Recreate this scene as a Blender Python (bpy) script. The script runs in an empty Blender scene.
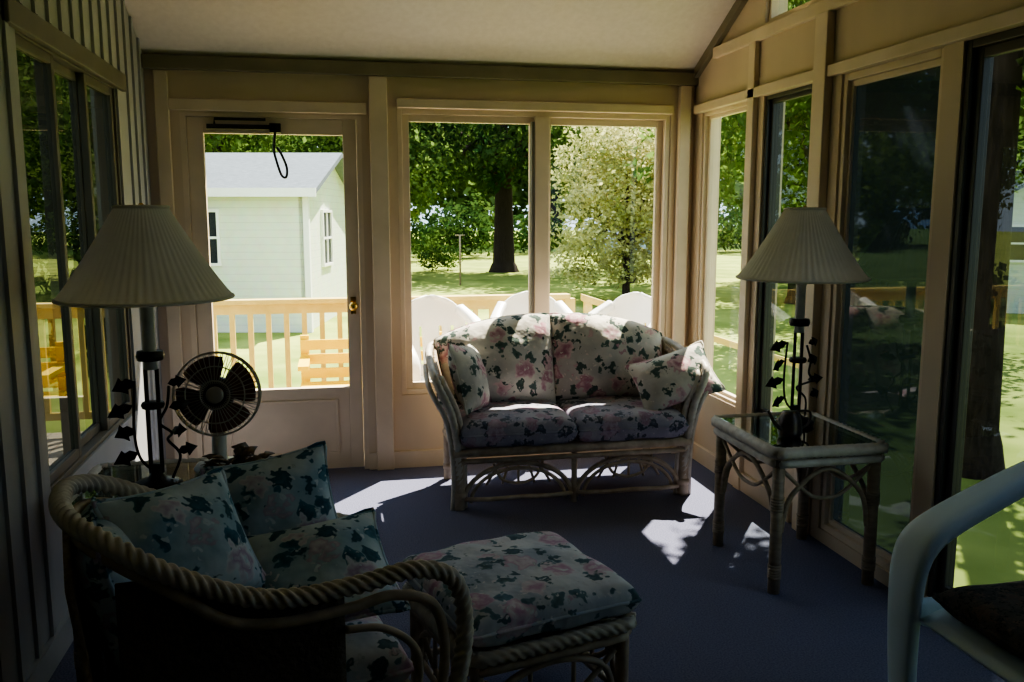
import bpy, math, random
from mathutils import Vector, Matrix, Euler, noise
random.seed(7)
pi=math.pi
C=bpy.context.scene.collection
try:
    bpy.context.scene.view_settings.look='AgX - Medium High Contrast'
except Exception as e:
    print('look',e)

# ------------------------------------------------------------ materials
def nt(name):
    m=bpy.data.materials.new(name); m.use_nodes=True
    t=m.node_tree; b=t.nodes['Principled BSDF']
    return m,t,b
def ramp(t,stops,interp='LINEAR'):
    r=t.nodes.new('ShaderNodeValToRGB'); r.color_ramp.interpolation=interp
    e=r.color_ramp.elements
    while len(e)<len(stops): e.new(0.5)
    for i,(p,c) in enumerate(stops):
        e[i].position=p; e[i].color=(c[0],c[1],c[2],1)
    return r
def coords(t,scale=(1,1,1)):
    tc=t.nodes.new('ShaderNodeTexCoord'); mp=t.nodes.new('ShaderNodeMapping')
    mp.inputs['Scale'].default_value=scale
    t.links.new(tc.outputs['Object'],mp.inputs['Vector']); return mp
def M(name,c1,c2=None,rough=.6,scale=20,bump=0.0,metal=0,st=(1,1,1),detail=4,spec=.4):
    m,t,b=nt(name)
    if c2 is None: c2=tuple(x*.8 for x in c1)
    mp=coords(t,st); n=t.nodes.new('ShaderNodeTexNoise'); n.inputs['Scale'].default_value=scale; n.inputs['Detail'].default_value=detail
    t.links.new(mp.outputs[0],n.inputs['Vector'])
    r=ramp(t,[(.3,c2),(.7,c1)]); t.links.new(n.outputs['Fac'],r.inputs[0]); t.links.new(r.outputs[0],b.inputs['Base Color'])
    b.inputs['Roughness'].default_value=rough; b.inputs['Metallic'].default_value=metal
    b.inputs['Specular IOR Level'].default_value=spec
    if bump:
        bp=t.nodes.new('ShaderNodeBump'); bp.inputs['Strength'].default_value=bump; bp.inputs['Distance'].default_value=.01
        t.links.new(n.outputs['Fac'],bp.inputs['Height']); t.links.new(bp.outputs[0],b.inputs['Normal'])
    return m
def lines(name,c1,c2,axis='Z',scale=3,rough=.6,width=.08):
    m,t,b=nt(name); mp=coords(t)
    w=t.nodes.new('ShaderNodeTexWave'); w.bands_direction=axis; w.wave_profile='SAW'; w.inputs['Scale'].default_value=scale
    w.inputs['Distortion'].default_value=0
    t.links.new(mp.outputs[0],w.inputs['Vector'])
    r=ramp(t,[(0,c2),(width,c1),(1,c1)]); t.links.new(w.outputs['Fac'],r.inputs[0])
    n=t.nodes.new('ShaderNodeTexNoise'); n.inputs['Scale'].default_value=6; t.links.new(mp.outputs[0],n.inputs['Vector'])
    mx=t.nodes.new('ShaderNodeMix'); mx.data_type='RGBA'; mx.blend_type='MULTIPLY'; mx.inputs[0].default_value=.25
    t.links.new(r.outputs[0],mx.inputs[6]); t.links.new(n.outputs['Color'],mx.inputs[7])
    t.links.new(mx.outputs[2],b.inputs['Base Color']); b.inputs['Roughness'].default_value=rough
    bp=t.nodes.new('ShaderNodeBump'); bp.inputs['Strength'].default_value=.4; bp.inputs['Distance'].default_value=.02
    t.links.new(w.outputs['Fac'],bp.inputs['Height']); t.links.new(bp.outputs[0],b.inputs['Normal'])
    return m
def glass(name,tint=(1,1,1),f0=.03,f1=.35,pw=4,rough=0.0,haze=None,hf=0):
    m,t,b=nt(name); t.nodes.remove(b); o=t.nodes['Material Output']
    tr=t.nodes.new('ShaderNodeBsdfTransparent'); tr.inputs[0].default_value=(*tint,1)
    g=t.nodes.new('ShaderNodeBsdfGlossy'); g.inputs['Roughness'].default_value=rough
    lw=t.nodes.new('ShaderNodeLayerWeight'); lw.inputs[0].default_value=.5
    p=t.nodes.new('ShaderNodeMath'); p.operation='POWER'; p.inputs[1].default_value=pw; t.links.new(lw.outputs['Facing'],p.inputs[0])
    ma=t.nodes.new('ShaderNodeMath'); ma.operation='MULTIPLY_ADD'; ma.inputs[1].default_value=f1; ma.inputs[2].default_value=f0; t.links.new(p.outputs[0],ma.inputs[0])
    base=tr.outputs[0]
    if haze:
        tl=t.nodes.new('ShaderNodeBsdfTranslucent'); tl.inputs[0].default_value=(*haze,1)
        hx=t.nodes.new('ShaderNodeMixShader'); hx.inputs[0].default_value=hf
        t.links.new(tr.outputs[0],hx.inputs[1]); t.links.new(tl.outputs[0],hx.inputs[2]); base=hx.outputs[0]
    x=t.nodes.new('ShaderNodeMixShader'); t.links.new(ma.outputs[0],x.inputs[0]); t.links.new(base,x.inputs[1]); t.links.new(g.outputs[0],x.inputs[2])
    t.links.new(x.outputs[0],o.inputs[0]); return m
def translucent(name,c1,c2,fac=.5,scale=8):
    m,t,b=nt(name); t.nodes.remove(b); o=t.nodes['Material Output']
    mp=coords(t); n=t.nodes.new('ShaderNodeTexNoise'); n.inputs['Scale'].default_value=scale; t.links.new(mp.outputs[0],n.inputs['Vector'])
    r=ramp(t,[(.35,c1),(.65,c2)]); t.links.new(n.outputs['Fac'],r.inputs[0])
    d=t.nodes.new('ShaderNodeBsdfDiffuse'); tl=t.nodes.new('ShaderNodeBsdfTranslucent')
    x=t.nodes.new('ShaderNodeMixShader'); x.inputs[0].default_value=fac
    t.links.new(r.outputs[0],d.inputs[0]); t.links.new(r.outputs[0],tl.inputs[0])
    t.links.new(d.outputs[0],x.inputs[1]); t.links.new(tl.outputs[0],x.inputs[2]); t.links.new(x.outputs[0],o.inputs[0]); return m
def floral(name,base1,base2,flower,flower2,leaf,s=9):
    m,t,b=nt(name); mp=coords(t); L=t.links
    n=t.nodes.new('ShaderNodeTexNoise'); n.inputs['Scale'].default_value=s*.9; n.inputs['Detail'].default_value=5
    L.new(mp.outputs[0],n.inputs['Vector'])
    basec=ramp(t,[(.38,base1),(.62,base2)]); L.new(n.outputs['Fac'],basec.inputs[0])
    n2=t.nodes.new('ShaderNodeTexNoise'); n2.inputs['Scale'].default_value=s*4.2; n2.inputs['Detail'].default_value=2; L.new(mp.outputs[0],n2.inputs['Vector'])
    ad=t.nodes.new('ShaderNodeVectorMath'); ad.operation='MULTIPLY_ADD'; ad.inputs[1].default_value=(.10,.10,.10)
    L.new(n2.outputs['Color'],ad.inputs[0]); L.new(mp.outputs[0],ad.inputs[2])
    def layer(scale,th,cols,prev,off=0,soft=.05):
        v=t.nodes.new('ShaderNodeTexVoronoi'); v.inputs['Scale'].default_value=scale
        of=t.nodes.new('ShaderNodeVectorMath'); of.operation='ADD'; of.inputs[1].default_value=(off,off*.7,off*1.3); L.new(ad.outputs[0],of.inputs[0])
        L.new(of.outputs[0],v.inputs['Vector'])
        th_r=ramp(t,[(0,(1,1,1)),(th,(1,1,1)),(th+soft,(0,0,0))]); L.new(v.outputs['Distance'],th_r.inputs[0])
        sep=t.nodes.new('ShaderNodeSeparateColor'); L.new(v.outputs['Color'],sep.inputs[0])
        hf=t.nodes.new('ShaderNodeMath'); hf.operation='MULTIPLY'; hf.inputs[1].default_value=.45; L.new(sep.outputs[0],hf.inputs[0])
        ma=t.nodes.new('ShaderNodeMath'); ma.operation='MULTIPLY_ADD'; ma.inputs[1].default_value=1.3; L.new(v.outputs['Distance'],ma.inputs[0]); L.new(hf.outputs[0],ma.inputs[2])
        cr=ramp(t,cols); L.new(ma.outputs[0],cr.inputs[0])
        mx=t.nodes.new('ShaderNodeMix'); mx.data_type='RGBA'
        L.new(th_r.outputs[0],mx.inputs[0]); L.new(prev,mx.inputs[6]); L.new(cr.outputs[0],mx.inputs[7]); return mx.outputs[2]
    dk=tuple(x*.5 for x in leaf)
    o=layer(s*2.3,.36,[(0,leaf),(.45,dk),(.9,leaf),(1,base2)],basec.outputs[0])
    o=layer(s*1.25,.37,[(0,tuple(x*.6 for x in flower)),(.22,flower),(.45,flower2),(.65,flower),(.9,flower2)],o,.37)
    o=layer(s*4.4,.20,[(0,flower2),(.5,base2),(1,dk)],o,2.9)
    L.new(o,b.inputs['Base Color']); b.inputs['Roughness'].default_value=.9; b.inputs['Specular IOR Level'].default_value=.15
    n3=t.nodes.new('ShaderNodeTexNoise'); n3.inputs['Scale'].default_value=14; L.new(mp.outputs[0],n3.inputs['Vector'])
    bp=t.nodes.new('ShaderNodeBump'); bp.inputs['Strength'].default_value=.5; bp.inputs['Distance'].default_value=.02
    L.new(n3.outputs['Fac'],bp.inputs['Height']); L.new(bp.outputs[0],b.inputs['Normal'])
    return m

tan=M('beige_painted_wood',(.62,.50,.37),(.54,.43,.315),.6,3,st=(1,1,.2))
tan_tr=M('beige_trim',(.71,.585,.445),(.61,.50,.375),.5,5)
beam_m=M('olive_beam',(.24,.21,.14),(.18,.16,.105),.6,5)
frame_dk=M('dark_bronze_frame',(.05,.045,.04),(.035,.03,.03),.4,5)
frame_ol=M('olive_side_frame',(.17,.15,.12),(.12,.105,.085),.5,5)
wallL=M('grey_cream_boards',(.40,.40,.40),(.325,.325,.33),.6,4,st=(1,1,.3))
ceil_m=M('ceiling_paint',(.82,.75,.68),(.76,.69,.62),.8,30,.1)
carpet=M('slate_blue_carpet',(.17,.175,.25),(.09,.092,.15),.95,160,.6,spec=.05)
rattan=M('rattan_cane',(.50,.40,.30),(.30,.23,.16),.5,18,.2,st=(1,1,1))
rattan_dk=M('dark_rattan_cane',(.36,.28,.20),(.20,.15,.10),.5,18,.2,st=(1,1,3))
rope_m=M('rattan_rope',(.62,.56,.49),(.44,.39,.33),.5,25,.2)
wicker=M('woven_wicker',(.42,.33,.22),(.20,.14,.09),.6,60,.9)
wicker_shade=M('shade_dark_cane',(.13,.10,.08),(.06,.045,.035),.6,60,.9)  # shade under the chair arms put into a darker cane colour
iron=M('dark_iron',(.035,.03,.03),(.02,.018,.018),.45,30,.1,metal=.6)
bronze=M('dark_bronze_metal',(.13,.10,.09),(.06,.05,.045),.35,20,.1,metal=.7)
pewter=M('weathered_sleeve',(.5,.49,.46),(.35,.34,.32),.5,20)
shade_m=translucent('pleated_shade_linen',(.80,.77,.71),(.74,.71,.65),.35)
brass=M('brass',(.7,.45,.12),(.55,.35,.1),.25,5,metal=1)
gl=glass('window_glass',(.96,.98,.96))
gl_s=glass('shaded_narrow_glass',(.55,.60,.55),.03,.3,4)  # tint added to weaken sun coming through the narrow window
gl_r=glass('shaded_slider_glass',(.30,.34,.36),.04,.25,4)  # dark tint put in to dim daylight from the sliders
gl_l=glass('shaded_window_glass',(.10,.11,.11),.05,.30,3)  # dimness of the left window put into the glass tint
scr=glass('dark_screen_glass',(.012,.018,.025),.04,.15,3,.03,haze=(.022,.028,.040),hf=.22)  # haze puts a dim soft reflection into the screen colour
gl_tab=glass('table_glass',(.5,.62,.58),.2,.8,2.4)
fab_sofa=floral('floral_sofa_fabric',(.46,.43,.40),(.70,.65,.57),(.42,.20,.25),(.66,.48,.47),(.12,.17,.15),5.6)
fab_seat=floral('floral_seat_fabric',(.26,.25,.32),(.40,.38,.44),(.29,.18,.25),(.40,.33,.40),(.13,.15,.20),6)
fab_chair=floral('floral_chair_fabric',(.26,.40,.52),(.56,.65,.73),(.40,.30,.46),(.64,.66,.72),(.08,.20,.29),6)
fab_ott=floral('floral_ottoman_fabric',(.36,.40,.50),(.60,.61,.66),(.46,.28,.42),(.60,.54,.60),(.14,.23,.29),6)
white_pl=M('white_resin',(.88,.87,.85),(.83,.82,.80),.35,5)
blue_pl=M('pale_blue_resin',(.62,.75,.88),(.56,.69,.82),.5,5)
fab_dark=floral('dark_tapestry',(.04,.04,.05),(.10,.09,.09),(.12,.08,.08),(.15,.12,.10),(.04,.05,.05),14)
deck_m=lines('deck_boards',(.50,.42,.32),(.12,.1,.08),'X',2.2)
rail_m=M('cedar_rail',(.64,.48,.15),(.52,.38,.11),.7,10,st=(1,1,1))
yel_m=M('yellow_wood',(.85,.58,.01),(.76,.50,.01),.6,8)
siding=lines('white_siding',(.76,.81,.70),(.45,.47,.45),'Z',2.4)
roof_m=M('grey_shingles',(.15,.17,.20),(.08,.095,.11),.85,9,.3,spec=.1,st=(1,6,1))
bark=M('bark',(.045,.034,.028),(.018,.014,.011),.9,9,.9,st=(3,3,.6),spec=.1)
leaf_dk=translucent('leaves_dark',(.02,.05,.015),(.075,.12,.03),.4,.9)
leaf_md=translucent('leaves_green',(.045,.085,.022),(.17,.24,.065),.45,.8)
leaf_lt=translucent('leaves_pale',(.30,.32,.12),(.62,.58,.30),.4,1.5)
pane_dk=M('dark_pane',(.03,.035,.04),(.02,.02,.025),.3,3,spec=.1)
fan_blade=M('fan_blade_plastic',(.17,.055,.04),(.11,.035,.028),.3,3)
fan_hub=M('fan_hub_plastic',(.05,.025,.02),(.035,.015,.012),.3,3)
fan_body=M('fan_beige_plastic',(.62,.61,.57),(.54,.53,.49),.4,3)
wire_m=M('fan_wire',(.45,.42,.36),(.35,.32,.27),.3,3,metal=.3)
dryleaf=M('dried_leaf',(.20,.11,.06),(.06,.045,.03),.6,12,.3)
cloth_g=M('lawn_grass',(.33,.37,.10),(.14,.19,.04),.95,.9,.0,detail=12,spec=.05)
car_m=M('car_paint',(.25,.32,.5),(.2,.28,.45),.3,2)

# ------------------------------------------------------------ mesh builder
def catmull(P,sub,closed):
    P=[Vector(p) for p in P]; n=len(P); out=[]
    rng=range(n) if closed else range(n-1)
    for i in rng:
        if closed: a,b,c,d=P[(i-1)%n],P[i],P[(i+1)%n],P[(i+2)%n]
        else: a,b,c,d=P[max(i-1,0)],P[i],P[i+1],P[min(i+2,n-1)]
        for k in range(sub):
            t=k/sub
            out.append(.5*((2*b)+(c-a)*t+(2*a-5*b+4*c-d)*t*t+(3*b-a-3*c+d)*t*t*t))
    if not closed: out.append(P[-1])
    return out
class MB:
    def __init__(s): s.v=[];s.f=[];s.sm=[]
    def add(s,v,f,smooth=True):
        o=len(s.v); s.v+= [tuple(x) for x in v]; s.f+=[tuple(i+o for i in q) for q in f]; s.sm+=[smooth]*len(f); return s
    def box(s,x0,x1,y0,y1,z0,z1,M4=None):
        v=[Vector(p) for p in [(x0,y0,z0),(x1,y0,z0),(x1,y1,z0),(x0,y1,z0),(x0,y0,z1),(x1,y0,z1),(x1,y1,z1),(x0,y1,z1)]]
        if M4: v=[M4@p for p in v]
        return s.add(v,[(3,2,1,0),(4,5,6,7),(0,1,5,4),(1,2,6,5),(2,3,7,6),(3,0,4,7)],False)
    def prism(s,poly,axis,a0,a1):
        n=len(poly); v=[]
        for a in (a0,a1):
            for p,q in poly:
                v.append((a,p,q) if axis=='X' else ((p,a,q) if axis=='Y' else (p,q,a)))
        f=[tuple(range(n)),tuple(range(2*n-1,n-1,-1))]+[(i,(i+1)%n,n+(i+1)%n,n+i) for i in range(n)]
        return s.add(v,f,False)
    def sweep(s,pts,r,n=8,lobes=0,amp=.0,pitch=.15,closed=False,sub=8,ry=None,straight=False,step=None,sq=1.0):
        P=[Vector(p) for p in pts] if straight else catmull(pts,sub,closed)
        if step:
            Q=[P[0]]
            PP=P+([P[0]] if closed else [])
            for a,b in zip(PP,PP[1:]):
                L=(b-a).length
                k=max(1,round(L/step))
                for i in range(1,k+1): Q.append(a.lerp(b,i/k))
            if closed: Q.pop()
            P=Q
        m=len(P); T=[]
        for i in range(m):
            a=P[i-1] if (i>0 or closed) else P[i]; b=P[(i+1)%m] if (i<m-1 or closed) else P[i]
            d=(b-a); T.append(d.normalized() if d.length>1e-9 else Vector((0,0,1)))
        up=Vector((0,0,1)) if abs(T[0].z)<.9 else Vector((1,0,0))
        N=(up-T[0]*up.dot(T[0])).normalized(); v=[];S=0
        for i in range(m):
            if i: 
                N=(N-T[i]*N.dot(T[i])).normalized(); S+=(P[i]-P[i-1]).length
            B=T[i].cross(N); t=i/max(1,m-1); rr=r(t) if callable(r) else r
            ryy=ry(t) if callable(ry) else ry
            for j in range(n):
                a=2*pi*j/n; k=rr*(1+(amp*abs(math.cos(lobes/2*(a-2*pi*S/pitch)))-amp if lobes else 0))
                k2=k if ry is None else ryy
                ca,sa=math.cos(a),math.sin(a)
                if sq!=1: ca=math.copysign(abs(ca)**sq,ca); sa=math.copysign(abs(sa)**sq,sa)
                v.append(P[i]+N*ca*k+B*sa*k2)
        f=[]
        for i in range(m if closed else m-1):
            for j in range(n):
                i2=(i+1)%m; f.append((i*n+j,i*n+(j+1)%n,i2*n+(j+1)%n,i2*n+j))
        if not closed: f+=[tuple(range(n-1,-1,-1)),tuple((m-1)*n+j for j in range(n))]
        return s.add(v,f,True)
    def lathe(s,prof,n=24,c=(0,0,0),pleat=0,amp=0,capped=True):
        v=[]
        for r,z in prof:
            for j in range(n):
                a=2*pi*j/n; k=r*(1+(amp*math.cos(pleat*a) if pleat else 0)); v.append((c[0]+k*math.cos(a),c[1]+k*math.sin(a),c[2]+z))
        m=len(prof); f=[(i*n+j,i*n+(j+1)%n,(i+1)*n+(j+1)%n,(i+1)*n+j) for i in range(m-1) for j in range(n)]
        if capped: f+=[tuple(range(n-1,-1,-1)),tuple((m-1)*n+j for j in range(n))]
        return s.add(v,f,True)
    def ball(s,c,r,n=12,sc=(1,1,1)):
        prof=[(max(1e-4,r*math.sin(pi*i/n)),-r*math.cos(pi*i/n)) for i in range(n+1)]
        k=MB().lathe(prof,2*n); return s.add([(c[0]+x*sc[0],c[1]+y*sc[1],c[2]+z*sc[2]) for x,y,z in k.v],k.f,True)
    def grid(s,fn,nu,nv,skip=None,smooth=True):
        v=[fn(i/nu,j/nv) for j in range(nv+1) for i in range(nu+1)]
        f=[(j*(nu+1)+i,j*(nu+1)+i+1,(j+1)*(nu+1)+i+1,(j+1)*(nu+1)+i) for j in range(nv) for i in range(nu) if not(skip and skip(i,j))]
        return s.add(v,f,smooth)
    def obj(s,name,mat,parent=None,loc=(0,0,0),rot=(0,0,0),label=None,cat=None,kind=None,bevel=0,solid=0,group=None):
        me=bpy.data.meshes.new(name); me.from_pydata(s.v,[],s.f); me.polygons.foreach_set('use_smooth',s.sm); me.update()
        me.materials.append(mat); o=bpy.data.objects.new(name,me); C.objects.link(o)
        o.location=loc; o.rotation_euler=rot
        if parent: o.parent=parent
        if solid:
            md=o.modifiers.new('s','SOLIDIFY'); md.thickness=solid; md.offset=0
        if bevel:
            md=o.modifiers.new('b','BEVEL'); md.width=bevel; md.segments=2; md.limit_method='ANGLE'
        if label: o['label']=label
        if cat: o['category']=cat
        if kind: o['kind']=kind
        if group: o['group']=group
        return o
def root(name,loc,rz,label,cat,group=None):
    e=bpy.data.objects.new(name,None); C.objects.link(e); e.location=loc; e.rotation_euler=(0,0,rz); e.empty_display_size=.1
    e['label']=label; e['category']=cat
    if group: e['group']=group
    return e
def dup(o,loc=None,rz=None,parent=None,scale=None):
    c=o.copy(); C.objects.link(c)
    if parent: c.parent=parent
    if loc is not None: c.location=loc
    if rz is not None: c.rotation_euler=(o.rotation_euler[0],o.rotation_euler[1],rz)
    if scale: c.scale=scale
    for ch in o.children: dup(ch,parent=c)
    return c

# ------------------------------------------------------------ room shell
XL,XR,YB,YR=-.97,2.17,5.1,-2.0
ZB=2.345
def cz(y): return ZB+.5*(YB-y) if y>2.5 else ZB+1.3
ZT=ZB+1.3
MB().box(XL-.12,XR+.12,YR-.1,YB+.12,-.12,0).obj('floor',carpet,label='slate-blue cut pile carpet floor of the sunroom',cat='floor',kind='structure')
b=MB().prism([(5.42,cz(5.42)),(2.5,ZT),(YR-.1,ZT),(YR-.1,ZT+.15),(2.5,ZT+.15),(5.42,cz(5.42)+.12)],'X',XL-.12,XR+.13)
b.obj('ceiling',ceil_m,label='white vaulted ceiling sloping down to the glazed wall',cat='ceiling',kind='structure')
Y1=YB+.12
b=MB()
b.box(XL,XR,YB,Y1,2.10,ZB-.06); b.box(XL,XR,YB,YB+.05,ZB-.06,ZB); b.box(XL,-.80,YB,Y1,0,2.10); b.box(-.80,.17,YB,Y1,2.05,2.10)
b.box(.17,.37,YB,Y1,0,2.10); b.box(2.02,XR,YB,Y1,0,2.10); b.box(.37,2.02,YB,Y1,0,.44)
b.obj('wall_back',tan,label='beige painted wood wall framing the door and windows',cat='wall',kind='structure')
b=MB(); x0=XL-.12
b.prism([(YR,2.10),(Y1,2.10),(Y1,ZB-.06),(YB,ZB),(2.5,ZT),(YR,ZT)],'X',x0,XL)
b.box(x0,XL,YR,3.12,0,2.10); b.box(x0,XL,4.47,Y1,0,2.10); b.box(x0,XL,3.12,4.47,0,.55)
y=0.0
while y<5.05:
    if y<3.0 or y>4.56: b.box(XL,XL+.012,y,y+.03,.1,min(cz(y+.03),ZT))
    else: b.box(XL,XL+.012,y,y+.03,2.17,cz(y+.03))
    y+=.15
b.obj('wall_left',wallL,label='grey-cream board and batten side wall',cat='wall',kind='structure')
b=MB(); X1=XR+.12
b.box(XR,X1,YR,4.24,2.10,2.46)
b.prism([(4.24,2.1),(Y1,2.1),(Y1,ZB-.06),(YB,ZB),(4.24,cz(4.24))],'X',XR,X1)
b.prism([(3.76,cz(3.76)-.08),(4.24,cz(4.24)-.08),(4.24,cz(4.24)),(3.76,cz(3.76))],'X',XR,X1)
b.prism([(YR,2.46),(3.76,2.46),(3.76,cz(3.76)),(2.5,ZT),(YR,ZT)],'X',XR,X1)
for a,c in [(4.98,Y1),(4.22,4.41),(3.52,3.76),(2.77,2.87),(YR,1.2)]: b.box(XR,X1,a,c,0,2.10)
b.box(XR,X1,4.41,4.98,0,.44); b.box(XR,X1,3.76,4.22,0,.44)
for a,c in [(2.87,3.52),(1.2,2.77)]: b.box(XR,X1,a,c,0,.06)
b.obj('wall_right',tan,label='beige painted side wall with tall glazing',cat='wall',kind='structure')
MB().box(XL-.12,X1,YR-.1,YR,0,ZT).obj('wall_rear',wallL,label='solid house wall closing the sunroom',cat='wall',kind='structure')
MB().box(XL,XR,YB-.05,YB,ZB-.075,ZB-.002).obj('trim_1',beam_m,label='olive brown header beam along the glazed wall',cat='trim',kind='structure',bevel=.006)
def trim(n,bx,mat=tan_tr,lab='beige wooden trim board'):
    MB().box(*bx).obj('trim_%d'%n,mat,label=lab,cat='trim',kind='structure',bevel=.004)
trim(2,(.215,.315,YB-.045,YB,0,ZB-.08),lab='beige vertical post trim beside the door')
trim(3,(-.92,-.85,YB-.03,YB,0,ZB-.08))
trim(4,(2.06,2.13,YB-.045,YB,0,ZB-.08),lab='beige corner post trim')
trim(5,(.37,2.02,YB-.04,YB,2.10,2.15),lab='beige window head trim')
trim(6,(-.85,.2,YB-.03,YB,2.06,2.12),lab='beige door head trim')
trim(8,(XR-.04,XR,3.59,3.69,0,2.38),lab='beige vertical post trim')
trim(9,(XR-.03,XR,4.28,4.35,0,2.38))
trim(10,(XR-.03,XR,1.2,5.05,2.10,2.15),lab='beige head trim above side glazing')
trim(11,(XL,XL+.025,3.0,4.55,2.08,2.16),frame_ol,'olive head trim of side window')
trim(7,(XR-.03,XR,1.2,4.8,2.38,2.44),lab='beige rail trim above side glazing')
MB().prism([(5.05,cz(5.05)-.06),(5.05,cz(5.05)),(2.5,ZT),(2.5,ZT-.06)],'X',XR-.03,XR).obj('trim_12',beam_m,label='raking trim where wall meets sloped ceiling',cat='trim',kind='structure')
MB().box(XL,-.8,YB-.02,YB,0,.1).box(.17,.215,YB-.02,YB,0,.1).box(.315,2.06,YB-.02,YB,0,.1).obj('baseboard_back',tan_tr,label='beige baseboard under the window',cat='baseboard',kind='structure')
MB().box(XR-.02,XR,3.76,5.0,0,.1).obj('baseboard_right',tan_tr,label='beige baseboard along the side wall',cat='baseboard',kind='structure')
MB().box(XL,XL+.02,YR,5.0,0,.1).obj('baseboard_left',wallL,label='grey-cream baseboard along the side wall',cat='baseboard',kind='structure')

def ring(b,ax,p0,p1,a0,a1,z0,z1,w,wb=None):
    wb=wb or w
    def bx(u0,u1,w0,w1):
        if ax=='Y': b.box(u0,u1,p0,p1,w0,w1)
        else: b.box(p0,p1,u0,u1,w0,w1)
    bx(a0,a0+w,z0,z1); bx(a1-w,a1,z0,z1); bx(a0+w,a1-w,z0,z0+wb); bx(a0+w,a1-w,z1-w,z1)
def window(n,ax,p,a0,a1,z0,z1,panes,fm,gms,lab,depth=.09,fw=.03,sw=.035,post=None):
    b=MB(); ring(b,ax,p,p+depth,a0,a1,z0,z1,fw)
    if post: b.box(post[0],post[1],p-.015,p+depth,z0+fw,z1-fw)
    o=b.obj('window_%d'%n,fm,label=lab,cat='window',kind='structure',bevel=.003)
    for i,(c0,c1,off,sm) in enumerate(panes):
        b=MB(); ring(b,ax,p+off,p+off+.03,c0,c1,z0+fw,z1-fw,sw); b.obj('sash',sm,parent=o,bevel=.003)
        b=MB()
        g=gms[i]
        if ax=='Y': b.add([(c0+sw,p+off+.015,z0+fw+sw),(c1-sw,p+off+.015,z0+fw+sw),(c1-sw,p+off+.015,z1-fw-sw),(c0+sw,p+off+.015,z1-fw-sw)],[(0,1,2,3)],False)
        else: b.add([(p+off+.015,c0+sw,z0+fw+sw),(p+off+.015,c1-sw,z0+fw+sw),(p+off+.015,c1-sw,z1-fw-sw),(p+off+.015,c0+sw,z1-fw-sw)],[(0,1,2,3)],False)
        b.obj('glass',g,parent=o)
    return o
w1=window(1,'Y',YB+.01,.37,2.02,.44,2.10,[(.40,1.19,.02,tan_tr),(1.245,1.99,.045,tan_tr)],tan_tr,[gl,gl],'two-pane sliding window in beige frame overlooking the deck',sw=.04,post=(1.175,1.262))
MB().box(1.155,1.172,YB-.004,YB+.03,.5,2.04).obj('handle',frame_ol,parent=w1)
window(2,'X',XR+.01,4.41,4.98,.44,2.10,[(4.44,4.95,.02,tan_tr)],tan_tr,[gl],'narrow side window in beige frame',sw=.02,fw=.02)
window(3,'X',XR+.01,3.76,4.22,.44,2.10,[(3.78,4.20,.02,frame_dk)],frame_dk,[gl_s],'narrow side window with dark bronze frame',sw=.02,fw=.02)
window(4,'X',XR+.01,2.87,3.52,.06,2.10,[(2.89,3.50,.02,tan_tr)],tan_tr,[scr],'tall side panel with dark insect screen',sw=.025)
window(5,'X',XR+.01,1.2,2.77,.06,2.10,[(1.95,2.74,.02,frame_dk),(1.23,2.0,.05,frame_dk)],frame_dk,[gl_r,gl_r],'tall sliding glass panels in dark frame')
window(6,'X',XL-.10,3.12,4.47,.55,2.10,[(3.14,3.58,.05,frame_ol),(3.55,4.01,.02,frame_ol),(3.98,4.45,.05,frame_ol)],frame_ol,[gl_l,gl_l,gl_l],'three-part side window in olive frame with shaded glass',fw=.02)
w7=MB().prism([(3.76,2.46),(3.78,2.46),(3.78,cz(3.78)-.08),(3.76,cz(3.76)-.08)],'X',XR+.02,XR+.09).prism([(4.22,2.46),(4.24,2.46),(4.24,cz(4.24)-.08),(4.22,cz(4.22)-.08)],'X',XR+.02,XR+.09).box(XR+.02,XR+.09,3.78,4.22,2.46,2.48).obj('window_7',tan_tr,label='sloped clerestory window under the ceiling',cat='window',kind='structure')
MB().add([(XR+.06,3.78,2.48),(XR+.06,4.22,2.48),(XR+.06,4.22,cz(4.22)-.08),(XR+.06,3.78,cz(3.78)-.08)],[(0,1,2,3)],False).obj('glass',gl_s,parent=w7)
# door
b=MB(); y0,y1=YB+.02,YB+.065
b.box(-.77,-.685,y0,y1,.01,2.03); b.box(.065,.14,y0,y1,.01,2.03); b.box(-.685,.065,y0,y1,1.945,2.03); b.box(-.685,.065,y0,y1,.01,.50)
b.box(-.62,.0,y0-.008,y0,.1,.115); b.box(-.62,.0,y0-.008,y0,.415,.43); b.box(-.62,-.605,y0-.008,y0,.115,.415); b.box(-.015,.0,y0-.008,y0,.115,.415)
door=b.obj('door_1',tan_tr,label='beige full-lite exterior door with brass knob',cat='door',kind='structure',bevel=.003)
MB().add([(-.685,y0+.02,.5),(.065,y0+.02,.5),(.065,y0+.02,1.945),(-.685,y0+.02,1.945)],[(0,1,2,3)],False).obj('glass',gl,parent=door)
b=MB(); b.sweep([(.10,y0-.0,.98),(.10,y0-.04,.98)],.008,10,straight=True); b.ball((.10,y0-.055,.98),.026,8); b.box(.085,.115,y0-.006,y0,.93,1.03)
b.obj('door_knob',brass,parent=door,label='brass knob with plate')
b=MB(); b.box(-.66,-.30,y0-.05,y0-.01,1.965,1.99); b.sweep([(-.62,y0-.03,1.98),(-.62,y0-.03,2.02),(-.35,y0-.03,2.02)],.008,8,straight=True); b.box(-.33,-.27,y0-.05,y0,1.95,2.0)
b.obj('door_closer',iron,parent=door,label='dark pneumatic closer')
b=MB(); b.sweep([(-.30,y0-.035,1.96),(-.31,y0-.04,1.86),(-.30,y0-.04,1.80),(-.275,y0-.04,1.72),(-.25,y0-.04,1.71),(-.245,y0-.04,1.76),(-.27,y0-.04,1.83),(-.295,y0-.04,1.87)],.007,8)
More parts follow.
